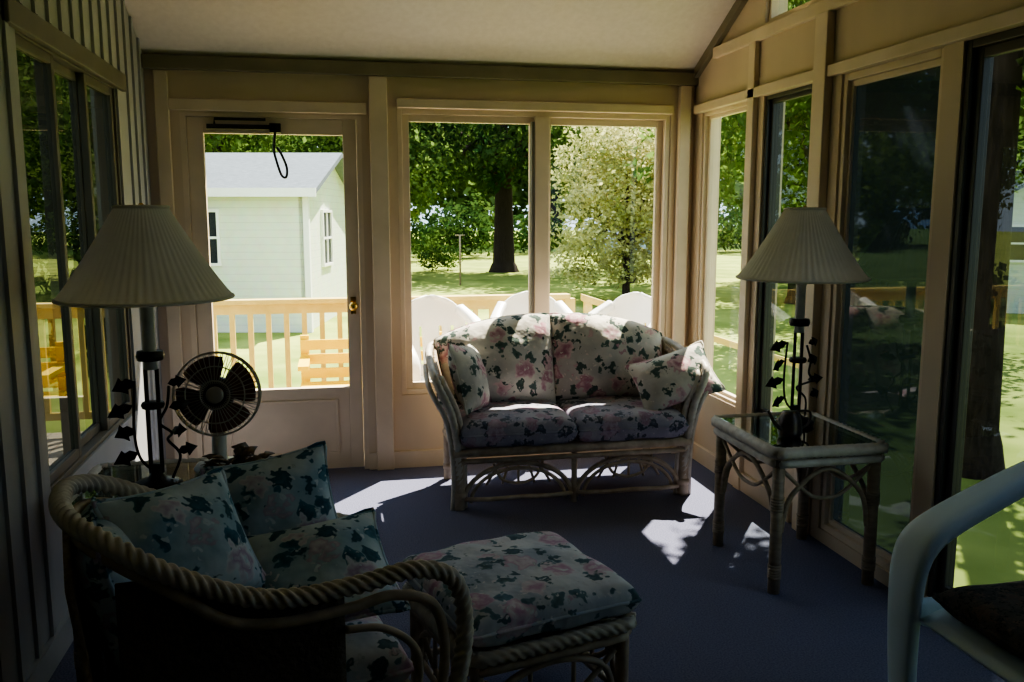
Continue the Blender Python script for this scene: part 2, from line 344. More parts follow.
b.obj('pull_cord',iron,parent=door,label='dark looped pull cord')
MB().box(-.80,-.772,YB,Y1,0,2.05).box(.142,.17,YB,Y1,0,2.05).box(-.772,.142,YB,Y1,2.033,2.05).obj('trim_13',tan_tr,label='beige door jamb',cat='trim',kind='structure')

# ------------------------------------------------------------ cushions
def cushion(w,d,h,p=8,q=3,corner=.0,n=26,pip=True,bulge=0,seed=0,wr=.004,hump=0,drop=0):
    b=MB()
    def outline(u,v):
        x=w/2*u*(1-corner*(1-abs(v)**2)); y=d/2*v*(1-corner*(1-abs(u)**2))
        y+=hump*(1-u*u)*max(0,v)
        if drop: y-=abs(drop)*max(0,v)*((1+(u if drop>0 else -u))/2)**2.6
        return x,y
    def T(u,v): 
        return h/2*(max(0,1-abs(u)**p))**(1/q)*(max(0,1-abs(v)**p))**(1/q)*(1+bulge*(1-u*u)*(1-v*v))
    for sg in (1,-1):
        def fn(i,j):
            u=math.sin((i*2-1)*pi/2); v=math.sin((j*2-1)*pi/2)
            x,y=outline(u,v); t=T(u,v)
            nn=noise.noise(Vector((x*9+seed,y*9,sg*3)))*wr*2.5*min(1,t/(h*.3+1e-6))
            return (x,y,sg*t+nn)
        k=MB().grid(fn,n,n)
        if sg<0: k.f=[tuple(reversed(q_)) for q_ in k.f]
        b.add(k.v,k.f,True)
    if pip:
        P=[]
        for s in range(40):
            a=2*pi*s/40; c,sn=math.cos(a),math.sin(a); m_=max(abs(c),abs(sn)); u,v=c/m_,sn/m_
            x,y=outline(u,v); P.append((x,y,0))
        b.sweep(P,.006,6,closed=True,sub=2)
    return b

# ------------------------------------------------------------ loveseat
LX,LY=1.205,4.3
ls=root('loveseat',(LX,LY,0),0,'rattan loveseat with floral cushions standing under the window','sofa')
b=MB()
for sx in (-1,1):
    def arm(i,j,sx=sx):
        y=-.02+.55*i; xb=.60; xt=.72-.05*i; z0=.30; z1=.68+.10*i**1.5
        z=z0+(z1-z0)*j; x=xb+(xt-xb)*(j**1.4)
        return (sx*x,y,z)
    b.grid(arm,14,12)
b.grid(lambda i,j:((-.70+1.40*i)*(.86+.14*j),.54+.05*j,.28+j*(.48+.05*math.sin(pi*i))),30,10)
b.obj('wicker_panel',wicker,parent=ls,solid=.02)
b=MB()
for sx in (-1,1):
    b.sweep([(sx*.615,-.02,0),(sx*.61,-.03,.15),(sx*.62,-.04,.32),(sx*.65,-.05,.50),(sx*.71,-.04,.64),(sx*.73,.02,.70),(sx*.725,.2,.72),(sx*.71,.42,.76),(sx*.65,.57,.78),(sx*.45,.61,.81),(sx*.2,.62,.83),(0,.62,.83)],.022,12,lobes=4,amp=.35,pitch=.12,step=.012)
    b.sweep([(sx*.58,-.0,.0),(sx*.58,-.01,.15),(sx*.59,-.02,.32),(sx*.615,-.03,.50),(sx*.675,-.02,.64),(sx*.69,.04,.68)],.015,10)
    b.sweep([(sx*.645,-.02,.0),(sx*.64,-.03,.15),(sx*.65,-.03,.32),(sx*.68,-.04,.48),(sx*.74,-.03,.60),(sx*.76,.04,.66),(sx*.745,.3,.70)],.013,10)
b.obj('arm_rope',rope_m,parent=ls,label='twisted rattan rope arm and back rail')
def leg(parent,x,y,h,r=.024,m=rattan,top=None):
    b=MB(); t=top or (x,y,h); b.sweep([(x,y,0),((x+t[0])/2,(y+t[1])/2,h/2),t],r,10); b.sweep([(x,y,.06),(x,y,.09)],r*1.15,10,straight=True); b.obj('leg',m,parent=parent)
for sx in (-1,1):
    leg(ls,sx*.60,.52,.32,.024)
    leg(ls,sx*.61,-.02,.30,.03)
leg(ls,0,-.02,.29,.016)
b=MB()
b.sweep([(-.64,-.04,.30),(.64,-.04,.30)],.024,10,straight=True); b.sweep([(-.62,-.04,.255),(.62,-.04,.255)],.014,10,straight=True)
b.sweep([(-.62,.53,.28),(.62,.53,.28)],.02,10,straight=True)
for sx in (-1,1): b.sweep([(sx*.61,-.02,.28),(sx*.61,.53,.28)],.02,10,straight=True)
for k in range(9): b.box(-.6,.6,-.02+.06*k,.01+.06*k,.28,.295)
b.obj('seat_frame',rattan,parent=ls)
b=MB()
for cx in (-.30,.30):
    for R,rr in ((.29,.013),(.25,.010)):
        b.sweep([(cx+R*math.cos(a),-.02,.03+.20*math.sin(a)*(R/.29)) for a in [pi*k/12 for k in range(13)]],rr,8,sub=2)
    for k in range(-2,3):
        b.sweep([(cx+k*.05,-.02,.235),(cx+k*.085,-.02,.12)],.007,6,straight=True)
    b.sweep([(cx-.13,-.02,.235),(cx-.09,-.02,.15),(cx,-.02,.12),(cx+.09,-.02,.15),(cx+.13,-.02,.235)],.008,8)
    b.sweep([(cx-.29,-.02,.05),(cx-.15,-.10,.07),(cx,-.12,.08),(cx+.15,-.10,.07),(cx+.29,-.02,.05)],.012,8)
b.obj('fretwork',rattan,parent=ls,label='arched cane fretwork apron')
for i,sx in enumerate((-1,1)):
    cushion(.605,.58,.15,9,3.5,seed=i*5,bulge=.15).obj('seat_cushion',fab_seat,parent=ls,loc=(sx*.303,.21,.395))
    cushion(.68,.52,.20,4,2.0,seed=20+i,bulge=.35,corner=.02,hump=.01,drop=.13*sx,wr=.007).obj('back_cushion',fab_sofa,parent=ls,loc=(sx*.33,.47,.685),rot=(math.radians(72),0,0))
def pillow(loc,rot,size,mat,label,seed,group=None,th=.15,w=1):
    o=cushion(size*w,size*.98,th,2.6,1.6,corner=.09,seed=seed,wr=.006).obj('throw_pillow',mat,loc=loc,rot=[math.radians(a) for a in rot],label=label,cat='pillow',group=group); return o
pillow((LX-.52,LY+.20,.645),(72,8,62),.38,fab_sofa,'floral throw pillow leaning inside the loveseat arm',3)
pillow((LX+.585,LY+.08,.625),(48,-18,-8),.33,fab_sofa,'floral throw pillow tilted over the loveseat arm',9,w=1.35)

# ------------------------------------------------------------ end tables
def end_table(loc,rz,w,d,h,lab):
    r=root('end_table',loc,rz,lab,'table','rattan end tables')
    b=MB()
    def rr(k,z,R=.05):
        out=[]
        for cx,cy,a0 in ((1,1,0),(-1,1,90),(-1,-1,180),(1,-1,270)):
            for a in (0,30,60,90):
                t=math.radians(a0+a); out.append((cx*(w/2-k-R)+R*math.cos(t),cy*(d/2-k-R)+R*math.sin(t),z))
        return out
    b.sweep(rr(.02,h-.02),.026,12,closed=True,sub=2,lobes=4,amp=.35,pitch=.12,step=.015)
    b.sweep(rr(.03,h-.065),.018,10,closed=True,sub=2); b.sweep(rr(.055,h-.02),.014,8,closed=True,sub=2)
    b.obj('top_frame',rope_m,parent=r,label='woven rattan table rim')
    MB().box(-w/2+.04,w/2-.04,-d/2+.04,d/2-.04,h-.012,h-.004).obj('glass_top',gl_tab,parent=r,bevel=.002)
    MB().box(-w/2+.05,w/2-.05,-d/2+.05,d/2-.05,h-.05,h-.03).obj('shelf_panel',wicker,parent=r)
    for sx in (-1,1):
        for sy in (-1,1):
            x,y=sx*(w/2-.05),sy*(d/2-.05)
            b=MB(); b.sweep([(x,y,0),(x,y,h-.04)],.024,10,straight=True)
            for k in range(5): b.sweep([(x,y,.06+.012*k),(x,y,.07+.012*k)],.027,10,straight=True)
            for k in range(5): b.sweep([(x,y,.34+.012*k),(x,y,.35+.012*k)],.027,10,straight=True)
            b.obj('leg',rattan_dk,parent=r)
    b=MB()
    for sy in (-1,1):
        y=sy*(d/2-.05); W=w/2-.07
        b.sweep([(-W,y,.25),(-W*.8,y,h*.66),(0,y,h-.1),(W*.8,y,h*.66),(W,y,.25)],.010,8)
        b.sweep([(-W,y,h-.1),(-W*.4,y,h-.2),(0,y,h-.22),(W*.4,y,h-.2),(W,y,h-.1)],.008,8)
    for sx in (-1,1):
        x=sx*(w/2-.05); W=d/2-.07
        b.sweep([(x,-W,.25),(x,-W*.8,h*.66),(x,0,h-.1),(x,W*.8,h*.66),(x,W,.25)],.010,8)
        b.sweep([(x,-W,h-.1),(x,-W*.4,h-.2),(x,0,h-.22),(x,W*.4,h-.2),(x,W,h-.1)],.008,8)
    b.obj('brace',rattan_dk,parent=r,label='curved cane braces')
    return r
end_table((1.90,3.30,0),0,.52,.62,.60,'rattan end table with glass top by the side windows')
end_table((-.60,3.07,0),0,.56,.54,.60,'rattan end table with glass top beside the armchair')

# ------------------------------------------------------------ lamps
def leafshape(b,M4,s):
    pts=[(0,0,0),(.25,.22,.04),(.45,.2,.02),(.5,.38,.0),(.72,.2,.03),(1,0,-.05),(.72,-.2,.03),(.5,-.38,.0),(.45,-.2,.02),(.25,-.22,.04)]
    v=[M4@(Vector(p)*s) for p in pts]+[M4@(Vector((.5,0,.08))*s)]
    b.add(v,[(i,(i+1)%10,10) for i in range(10)],True)
def lamp(loc,rz,lab):
    r=root('table_lamp',loc,rz,lab,'lamp','pleated shade table lamps')
    b=MB(); b.lathe([(.001,0),(.075,0),(.08,.012),(.065,.022),(.035,.03),(.02,.045),(.018,.08)],28); b.obj('base',iron,parent=r)
    b=MB(); b.sweep([(-.018,0,.05),(-.018,0,.40)],.007,8,straight=True); b.sweep([(.018,0,.05),(.018,0,.40)],.007,8,straight=True)
    b.lathe([(.001,.27),(.034,.27),(.038,.28),(.034,.29),(.001,.29)],20); b.lathe([(.001,.43),(.040,.43),(.044,.445),(.040,.46),(.001,.46)],20)
    b.obj('stem',iron,parent=r,label='twin dark iron rods with collars')
    b=MB(); b.lathe([(.001,.40),(.022,.40),(.020,.43),(.020,.60),(.024,.61),(.024,.63),(.001,.63)],18); b.obj('socket',pewter,parent=r)
    b=MB(); b.lathe([(.02,.63),(.03,.67),(.032,.71),(.02,.75),(.002,.765)],16); b.obj('bulb',white_pl,parent=r)
    b=MB()
    vine=[(.05,0,.03),(.07,.03,.10),(.03,.04,.15),(.06,-.02,.19),(.03,-.04,.23),(.05,-.02,.28),(.05,.01,.34)]
    b.sweep(vine,.004,6)
    for z,x,a,s_ in ((.12,.07,.3,.065),(.19,.055,-.5,.065),(.27,.05,.3,.07),(.35,.05,.2,.06)):
        leafshape(b,Matrix.Translation((x,0,z))@Euler((1.2,-.2,a)).to_matrix().to_4x4(),s_)
    b.sweep([(0,0,.05),(-.05,0,.10),(-.065,0,.20),(-.055,0,.36)],.004,6)
    for z,x,a in ((.12,-.055,.2),(.20,-.065,-.4),(.28,-.065,.3),(.36,-.055,-.2)):
        leafshape(b,Matrix.Translation((x,0,z))@Euler((1.3,.4,pi+a)).to_matrix().to_4x4(),.085)
    b.obj('vine_ornament',iron,parent=r,label='dark metal vine with leaves',solid=.002)
    b=MB()
    prof=[(.268-.188*t**.9,.635+.29*t) for t in [k/14 for k in range(15)]]
    b.lathe(prof,240,pleat=60,amp=.012,capped=False)
    sh=b.obj('lamp_shade',shade_m,parent=r,label='cream pleated cone shade')
    MB().sweep([(.268*math.cos(a),.268*math.sin(a),.635) for a in [2*pi*k/36 for k in range(36)]],.006,6,closed=True,sub=1).obj('bottom_band',shade_m,parent=sh)
    MB().sweep([(.081*math.cos(a),.081*math.sin(a),.925) for a in [2*pi*k/20 for k in range(20)]],.006,6,closed=True,sub=1).obj('top_band',shade_m,parent=sh)
    b=MB(); 
    for k in range(3):
        a=2*pi*k/3; b.sweep([(0,0,.91),(.08*math.cos(a),.08*math.sin(a),.92)],.002,5,straight=True)
    b.sweep([(0,0,.76),(0,0,.925)],.003,6,straight=True); b.ball((0,0,.93),.009,6); b.obj('finial',brass,parent=r)
    return r
lp=lamp((1.95,3.39,.60),0.1,'table lamp with cream pleated shade and dark vine stem')
lp2=dup(lp,(-.60,2.99,.60),-.1)
b=root('watering_can',(1.82,3.20,.60),.2+pi,'small dark metal watering can on the glass table','watering can')
MB().lathe([(.001,0),(.046,0),(.050,.02),(.046,.065),(.040,.085),(.034,.092),(.034,.10),(.001,.10)],24).obj('body',bronze,parent=b)
MB().sweep([(.04,0,.03),(.075,0,.055),(.115,0,.115)],lambda t:.011-.005*t,8).obj('spout',bronze,parent=b)
MB().sweep([(-.045,0,.02),(-.095,0,.04),(-.10,0,.09),(-.03,0,.10)],.005,8).obj('handle',bronze,parent=b)

# ------------------------------------------------------------ fan
f=root('desk_fan',(-.42,3.16,.60),0,'oscillating desk fan with reddish-brown blades and wire grille','fan')
b=MB(); b.lathe([(.001,0),(.085,0),(.09,.01),(.08,.025),(.035,.035),(.02,.045),(.02,.12),(.001,.12)],28); b.obj('base',fan_body,parent=f)
face=bpy.data.objects.new('fan_head',None); C.objects.link(face); face.parent=f; face.location=(0,0,.275); face.rotation_euler=(math.radians(84),0,math.radians(-2)); face.empty_display_size=.05
R=.148
b=MB()
for rr,zz in ((R,0),(R*.985,.02),(.05,.045),(.10,.04),(R,-.02)):
    b.sweep([(rr*math.cos(a),rr*math.sin(a),zz) for a in [2*pi*k/40 for k in range(40)]],.0028,6,closed=True,sub=1)
for k in range(44):
    a=2*pi*k/44; c,s_=math.cos(a),math.sin(a)
    b.sweep([(.04*c,.04*s_,.046),(.10*c,.10*s_,.04),(.135*c,.135*s_,.022),(R*c,R*s_,0),(.13*c,.13*s_,-.03),(.05*c,.05*s_,-.045)],.0014,4,sub=2)
b.obj('grille',wire_m,parent=face)
MB().lathe([(.001,.052),(.022,.052),(.03,.048),(.03,.04),(.001,.04)],24).obj('badge',wire_m,parent=face)
b=MB()
for k in range(4):
    a0=2*pi*k/4+.4
    def bl(i,j,a0=a0):
        r_=.02+.115*i; a=a0+(-.68+1.36*j)*(.65+.35*math.sin(pi*i*.8)); return (r_*math.cos(a),r_*math.sin(a),.008-.03*(j-.5)*1.0)
    b.grid(bl,8,8)
b.obj('blade',fan_blade,parent=face,solid=.002,label='reddish-brown fan blades')
MB().lathe([(.001,.036),(.055,.030),(.062,-.01),(.060,-.02),(.001,-.02)],24).obj('hub',fan_hub,parent=face)
MB().lathe([(.001,-.045),(.05,-.047),(.055,-.07),(.05,-.12),(.02,-.135),(.001,-.137)],24).obj('motor_housing',fan_body,parent=face)
MB().sweep([(0,-.0,.02),(0,.0,.10),(0,.05,.16),(0,.07,.25)],.026,12).obj('neck',fan_body,parent=f)

# leaf arrangement in a low bowl
r=root('leaf_arrangement',(-.345,2.95,.60),0,'low bowl of dark dried leaves on the end table','leaf arrangement')
MB().lathe([(.001,0),(.04,0),(.06,.03),(.075,.05),(.07,.05),(.05,.03),(.001,.02)],28).obj('bowl',iron,parent=r)
b=MB(); rd=random.Random(11)
for k in range(38):
    a=rd.uniform(0,2*pi); rr_=rd.uniform(0,.05)
    leafshape(b,Matrix.Translation((rr_*1.3*math.cos(a),rr_*.7*math.sin(a),rd.uniform(.05,.10)))@Euler((rd.uniform(-.7,.7),rd.uniform(-.5,.3),a)).to_matrix().to_4x4(),rd.uniform(.06,.09))
b.obj('leaves',dryleaf,parent=r,solid=.002,label='curled dark brown-green leaves')

# ------------------------------------------------------------ armchair
ac=root('armchair',(-.29,2.235,0),math.radians(15),'rattan armchair with twisted rope arms and floral cushions','armchair')
half=[(.40,-.30,0),(.44,-.30,.12),(.51,-.30,.32),(.53,-.30,.47),(.50,-.30,.59),(.40,-.30,.635),(.26,-.30,.625),(.10,-.305,.625),(-.02,-.305,.655),(-.17,-.30,.735),(-.28,-.24,.80),(-.35,-.14,.83)]
def far(p): x,y,z=p; return ((x*.84 if x>.2 else x),-y*.95,z-.05*max(0,min(1,x*3)))
full=half+[(-.37,0,.835)]+[far(p) for p in reversed(half)]
b=MB(); b.sweep(full,.0245,20,lobes=4,amp=.42,pitch=.105,step=.006); b.obj('arm_rope',rope_m,parent=ac,label='thick twisted rattan rope rail')
b=MB()
h2=[(x+ (-.055 if x>.3 else -.028 if x>-.1 else .02),y,max(.0,z-(.055 if z>.1 else 0))) for x,y,z in half]
fl=h2+[(-.35,0,.78)]+[far(p) for p in reversed(h2)]
b.sweep(fl,.014,8)
b.obj('inner_rail',rattan,parent=ac)
b=MB()
for sy in (-1,1):
    b.sweep([(.40,sy*.30,.27),(-.33,sy*.26,.27)],.02,10,straight=True)
    b.sweep([(.36,sy*.30,.06),(.25,sy*.30,.22),(0,sy*.30,.25),(-.20,sy*.28,.20),(-.31,sy*.26,.04)],.014,8)
    b.sweep([(.40,sy*.30,.28),(.40,sy*.305,.42),(.32,sy*.305,.50),(.22,sy*.305,.52)],.010,8)
b.sweep([(.40,-.30,.27),(.40,.30,.27)],.022,10,straight=True); b.sweep([(-.33,-.26,.27),(-.33,.26,.27)],.02,10,straight=True)
b.box(-.33,.40,-.28,.28,.26,.285)
b.sweep([(.38,-.29,.08),(.40,-.15,.2),(.40,0,.23),(.40,.15,.2),(.38,.29,.08)],.012,8)
b.obj('seat_frame',rattan,parent=ac)
for sy in (-1,1):
    leg(ac,-.33,sy*.24,.30,.022,top=(-.32,sy*.26,.30))
b=MB()
b.grid(lambda i,j:(-.31-.05*j,(-.26+.52*i)*(1-.15*j),.28+j*(.42+.10*math.sin(pi*i)**.7)),20,10)
b.obj('back_panel',wicker,parent=ac,solid=.015)
def railz(x):
    if x>.1: return .60
    return .60+.115*min(1,max(0,(.1-x)/.27))**1.2
for sy in (-1,1):
    MB().grid(lambda i,j:(-.27+.49*i,sy*(.295-.03*(1-i)**3),.26+(railz(-.27+.49*i)-.26)*j),20,10).obj('shade_panel',wicker_shade,parent=ac,solid=.01,label='woven side panel added and darkened for shade under the arm')  # dark panels added where the chair sides lie in shadow
cushion(.70,.53,.14,8,3,seed=44,bulge=.1).obj('seat_cushion',fab_ott,parent=ac,loc=(.05,0,.355))
cushion(.44,.36,.14,4,2,seed=45,bulge=.2,hump=.03).obj('back_cushion',fab_chair,parent=ac,loc=(-.25,0,.59),rot=(math.radians(75),0,math.radians(90)))
pillow((-.38,2.18,.685),(56,0,42),.35,fab_chair,'teal and cream floral pillow leaning on the chair back',12,th=.16)
pillow((-.19,2.54,.635),(62,-8,8),.36,fab_chair,'teal and rose floral pillow propped against the chair arm',15,th=.16)
pillow((-.06,2.28,.55),(26,-6,10),.38,fab_chair,'teal floral pillow lying on the armchair seat',18,th=.14)

# ------------------------------------------------------------ ottoman
ot=root('ottoman',(.51,2.46,0),math.radians(15),'rattan ottoman with floral padded top','ottoman')
cushion(.54,.54,.11,9,3.5,seed=60,bulge=.08).obj('cushion',fab_ott,parent=ot,loc=(0,0,.395))
b=MB()
def rrp(w,d,z,R=.06):
    out=[]
    for cx,cy,a0 in ((1,1,0),(-1,1,90),(-1,-1,180),(1,-1,270)):
        for a in (0,30,60,90):
            t=math.radians(a0+a); out.append((cx*(w/2-R)+R*math.cos(t),cy*(d/2-R)+R*math.sin(t),z))
    return out
b.sweep(rrp(.53,.53,.325),.023,16,closed=True,sub=2,lobes=4,amp=.4,pitch=.12,step=.009)
b.obj('rim_rope',rope_m,parent=ot)
b=MB(); b.sweep(rrp(.51,.51,.285),.015,8,closed=True,sub=2); b.sweep(rrp(.47,.47,.10),.012,8,closed=True,sub=2); b.box(-.24,.24,-.24,.24,.30,.32)
for k in range(4):
    Rz=Matrix.Rotation(k*pi/2,4,'Z')
    for pts,r_ in (([(-.21,-.235,.06),(-.17,-.235,.2),(0,-.235,.255),(.17,-.235,.2),(.21,-.235,.06)],.011),([(-.21,-.235,.24),(-.1,-.235,.15),(0,-.235,.12),(.1,-.235,.15),(.21,-.235,.24)],.009),([(-.07,-.235,.12),(-.07,-.235,.28)],.007),([(.07,-.235,.12),(.07,-.235,.28)],.007)):
        b.sweep([Rz@Vector(p) for p in pts],r_,8)
b.obj('frame',rattan,parent=ot)
for sx in (-1,1):
    for sy in (-1,1): leg(ot,sx*.235,sy*.235,.30,.02)

# ------------------------------------------------------------ resin chairs
def resin_chair(loc,rz,mat,lab,group=None,topz=.95,k=1.0):
    r=root('patio_chair',loc,rz,lab,'chair',group)
    MB().grid(lambda i,j:(-.24+.50*i,(-.24+.48*j)*(.92+.08*i),.42-.03*math.sin(pi*i)*math.sin(pi*j)-.03*max(0,i-.85)/.15),14,14).obj('seat',mat,parent=r,solid=.012)
    H=topz-.40
    def bk(i,j):
        u=2*i-1; w=.25*math.sqrt(max(0,1-max(0,(j-.55)/.45)**2.6)); w=max(w,.03)
        return (-.24-.10*j+.05*u*u,u*w,.40+H*j)
    MB().grid(bk,24,24,skip=lambda i,j:(i in (4,8,15,19) and 4<=j<=14)).obj('backrest',mat,parent=r,solid=.012)
    b=MB()
    for sy in (-1,1):
        b.sweep([(.255,sy*.29,0),(.268,sy*.295,.25),(.272,sy*.295,.44),(.262,sy*.295,.54),(.232,sy*.295,.60),(.17,sy*.295,.645),(.04,sy*.29,.71),(-.12,sy*.27,.79),(-.28,sy*.21,.87)],lambda t:k*(.024+.022*max(0,t-.35)),24,ry=lambda t:.036+.030*math.sin(pi*min(1,t*1.1)),sq=.6)
    b.obj('arm',mat,parent=r,label='broad moulded arm flowing into the front leg')
    for sy in (-1,1):
        b=MB(); b.sweep([(-.30,sy*.24,0),(-.25,sy*.24,.42)],.03,10,straight=True,ry=.02); b.obj('leg',mat,parent=r)
        b=MB(); b.grid(lambda i,j:(-.24+.50*i,sy*(.245+.045*j),.38-.07*math.sin(pi*i)*(1-j)+.05*j),12,4); b.obj('side_apron',mat,parent=r,solid=.012)
    return r
ch=resin_chair((1.82,1.76,0),pi,blue_pl,'pale blue resin armchair with dark patterned cushion',topz=.90,k=1.0)
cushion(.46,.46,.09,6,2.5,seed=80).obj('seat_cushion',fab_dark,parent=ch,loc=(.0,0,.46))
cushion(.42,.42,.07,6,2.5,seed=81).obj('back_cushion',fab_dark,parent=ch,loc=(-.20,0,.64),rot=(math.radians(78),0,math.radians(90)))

# ------------------------------------------------------------ deck
MB().box(-4,2.6,Y1,6.55,-.14,-.03).box(-4,2.6,6.5,6.55,-.58,-.14).obj('deck',deck_m,label='weathered wood plank deck outside the sunroom',cat='deck')
def railing(x0,x1,y,lab):
    r=root('deck_railing',(x0,y,-.03),0,lab,'railing')
    L=x1-x0
    MB().box(0,L,-.05,.05,.90,.935).obj('top_rail',rail_m,parent=r,bevel=.005)
    MB().box(0,L,-.02,.02,.83,.90).obj('rail',rail_m,parent=r); MB().box(0,L,-.02,.02,.12,.17).obj('rail',rail_m,parent=r)
    n=int(L/1.3)
    p=MB().box(-.04,.04,-.04,.04,0,.9).obj('post',rail_m,parent=r)
    for i in range(1,n+1):
        q=p.copy(); C.objects.link(q); q.location=(L*i/n,0,0)
    p=MB().box(-.018,.018,-.018,.018,.17,.83).obj('baluster',rail_m,parent=r); p.location=(.12,0,0)
    k=int(L/.125)
    for i in range(2,k):
        q=p.copy(); C.objects.link(q); q.location=(.125*i,0,0)
    return r
railing(-3.6,1.75,6.42,'cedar deck railing with square balusters')
r=root('stair_railing',(1.85,6.42,-.03),math.radians(-8),'cedar stair railing sloping down from the deck','railing')
b=MB(); b.add([(0,-.04,.88),(1.9,-.04,.28),(1.9,.04,.28),(0,.04,.88),(0,-.04,.93),(1.9,-.04,.33),(1.9,.04,.33),(0,.04,.93)],[(3,2,1,0),(4,5,6,7),(0,1,5,4),(1,2,6,5),(2,3,7,6),(3,0,4,7)],False); b.obj('top_rail',rail_m,parent=r)
for i in range(5):
    x=.05+.44*i; MB().box(x-.03,x+.03,-.03,.03,-.55 if x>1.0 else -.02,.90-.316*x).obj('post',rail_m,parent=r)
r=root('garden_bench',(.25,5.98,-.03),0,'yellow painted slatted bench on the deck','bench')
for z in (.60,.50,.40): MB().box(-.5,.5,.16,.18,z,z+.07).obj('back_slat',yel_m,parent=r)
for y in (-.2,-.08,.04): MB().box(-.5,.5,y,y+.1,.36,.38).obj('seat_slat',yel_m,parent=r)
for sx in (-1,1):
    MB().box(sx*.47-.03,sx*.47+.03,.18,.22,0,.70).obj('leg',yel_m,parent=r); MB().box(sx*.47-.03,sx*.47+.03,-.2,-.15,0,.36).obj('leg',yel_m,parent=r)
    MB().box(sx*.47-.035,sx*.47+.035,-.22,.2,.52,.55).obj('arm',yel_m,parent=r)
wc=resin_chair((.70,5.78,-.03),math.radians(-80),white_pl,'white resin patio chair on the deck','patio chairs',.97)
dup(wc,(1.38,5.95,0-.03),math.radians(-95)); dup(wc,(1.92,5.80,-.03),math.radians(-140))

# ------------------------------------------------------------ outdoors
MB().grid(lambda i,j:(-80+200*i,-20+140*j,-.6+.0*i),20,20).obj('lawn',cloth_g,label='sunlit mown lawn with tree shadows',cat='lawn',kind='stuff')
def shed(loc,rz,L,D,hw,hr,lab):
    r=root('shed',loc,rz,lab,'shed')
    b=MB(); b.box(-L,0,0,.1,0,hw); b.box(-L,0,D-.1,D,0,hw)
    for x in (-L,-.1): b.prism([(0,0),(D,0),(D,hw),(D/2,hr),(0,hw)],'X',x,x+.1)
    b.obj('wall',siding,parent=r)
    o=.28; s=(hr-hw)/(D/2)
    b=MB(); b.prism([(-o,hw-o*s),(D/2,hr),(D+o,hw-o*s),(D+o,hw-o*s+.09),(D/2,hr+.09),(-o,hw-o*s+.09)],'X',-L-o,o); b.obj('roof',roof_m,parent=r)
    b=MB(); b.box(-L-o,o,-o-.03,-o,hw-o*s-.05,hw-o*s+.1); b.box(-.02,.08,-.03,.08,0,hw); b.obj('fascia',white_pl,parent=r)
    def win(b0,b1,z0,z1,face):
        k=MB()
        if face=='F':
            ring(k,'Y',-.05,0,b0,b1,z0,z1,.05); k.box(b0,b1,-.04,-.01,(z0+z1)/2-.02,(z0+z1)/2+.02); w_=k.obj('window',white_pl,parent=r)
            MB().box(b0+.05,b1-.05,-.02,-.01,z0+.05,z1-.05).obj('pane',pane_dk,parent=w_)
        else:
            ring(k,'X',0,.05,b0,b1,z0,z1,.05); k.box(.01,.04,b0,b1,(z0+z1)/2-.02,(z0+z1)/2+.02); k.box(.01,.04,(b0+b1)/2-.02,(b0+b1)/2+.02,z0,z1); w_=k.obj('window',white_pl,parent=r)
            MB().box(.005,.015,b0+.05,b1-.05,z0+.05,z1-.05).obj('pane',pane_dk,parent=w_)
    win(-1.95,-1.50,1.2,2.2,'F')
    win(D*.3,D*.3+.9,1.1,min(2.2,hw-.1),'S')
    return r
shed((-.50,16,-.6),math.radians(-11),3.3,4.6,2.55,3.25,'white sided garden shed with grey shingle roof')
shed((13.3,16.9,-.6),math.radians(-128),4.0,3.4,2.0,2.9,'small white outbuilding beyond the lawn')

def tree(name,loc,th,tr,blobs,n,size,lm,lab,cat='tree',seed=0,lean=(0,0),group=None):
    rd=random.Random(seed); r=root(name,loc,0,lab,cat,group)
    b=MB()
    if tr>0:
        lx,ly=lean
        b.sweep([(0,0,-.05),(lx*.1,ly*.1,th*.2),(lx*.5,ly*.5,th*.6),(lx,ly,th)],lambda t:tr*(1.35-.35*min(1,t*6)) if t<.16 else tr*(1-.45*t),12)
        for (c,R) in blobs[:7]:
            b.sweep([(lx*.7,ly*.7,th*.72),((lx+c[0])*.5,(ly+c[1])*.5,(th+c[2])*.5+.3),(c[0],c[1],c[2])],lambda t:tr*.42*(1-.8*t),7,sub=4)
        b.obj('trunk',bark,parent=r)
    v=[];f=[]
    tot=sum(R[0]*R[1]+R[1]*R[2] for c,R in blobs)
    for c,R in blobs:
        k=int(n*(R[0]*R[1]+R[1]*R[2])/tot)
        cl=[]
        for _ in range(max(8,k//22)):
            d=Vector((rd.gauss(0,1),rd.gauss(0,1),rd.gauss(0,1))).normalized()*(.55+.45*rd.random())
            cl.append(Vector((c[0]+d.x*R[0],c[1]+d.y*R[1],c[2]+d.z*R[2])))
        cr=.20*min(R)+size
        for _ in range(k):
            q=rd.choice(cl)+Vector((rd.gauss(0,cr*.6),rd.gauss(0,cr*.6),rd.gauss(0,cr*.4)))
            e=Euler((rd.uniform(-1.2,1.2),rd.uniform(-1.2,1.2),rd.uniform(0,6.28))).to_matrix()
            s=size*rd.uniform(.6,1.3); o=len(v)
            for p in ((-.5,0,0),(0,-.33,.08),(.5,0,0),(0,.33,.08)): v.append(tuple(q+e@(Vector(p)*s)))
            f.append((o,o+1,o+2,o+3))
    k=MB(); k.add(v,f,False); k.obj('foliage',lm,parent=r)
    return r
def B(*a): return [((x,y,z),(rx,ry,rz)) for x,y,z,rx,ry,rz in a]
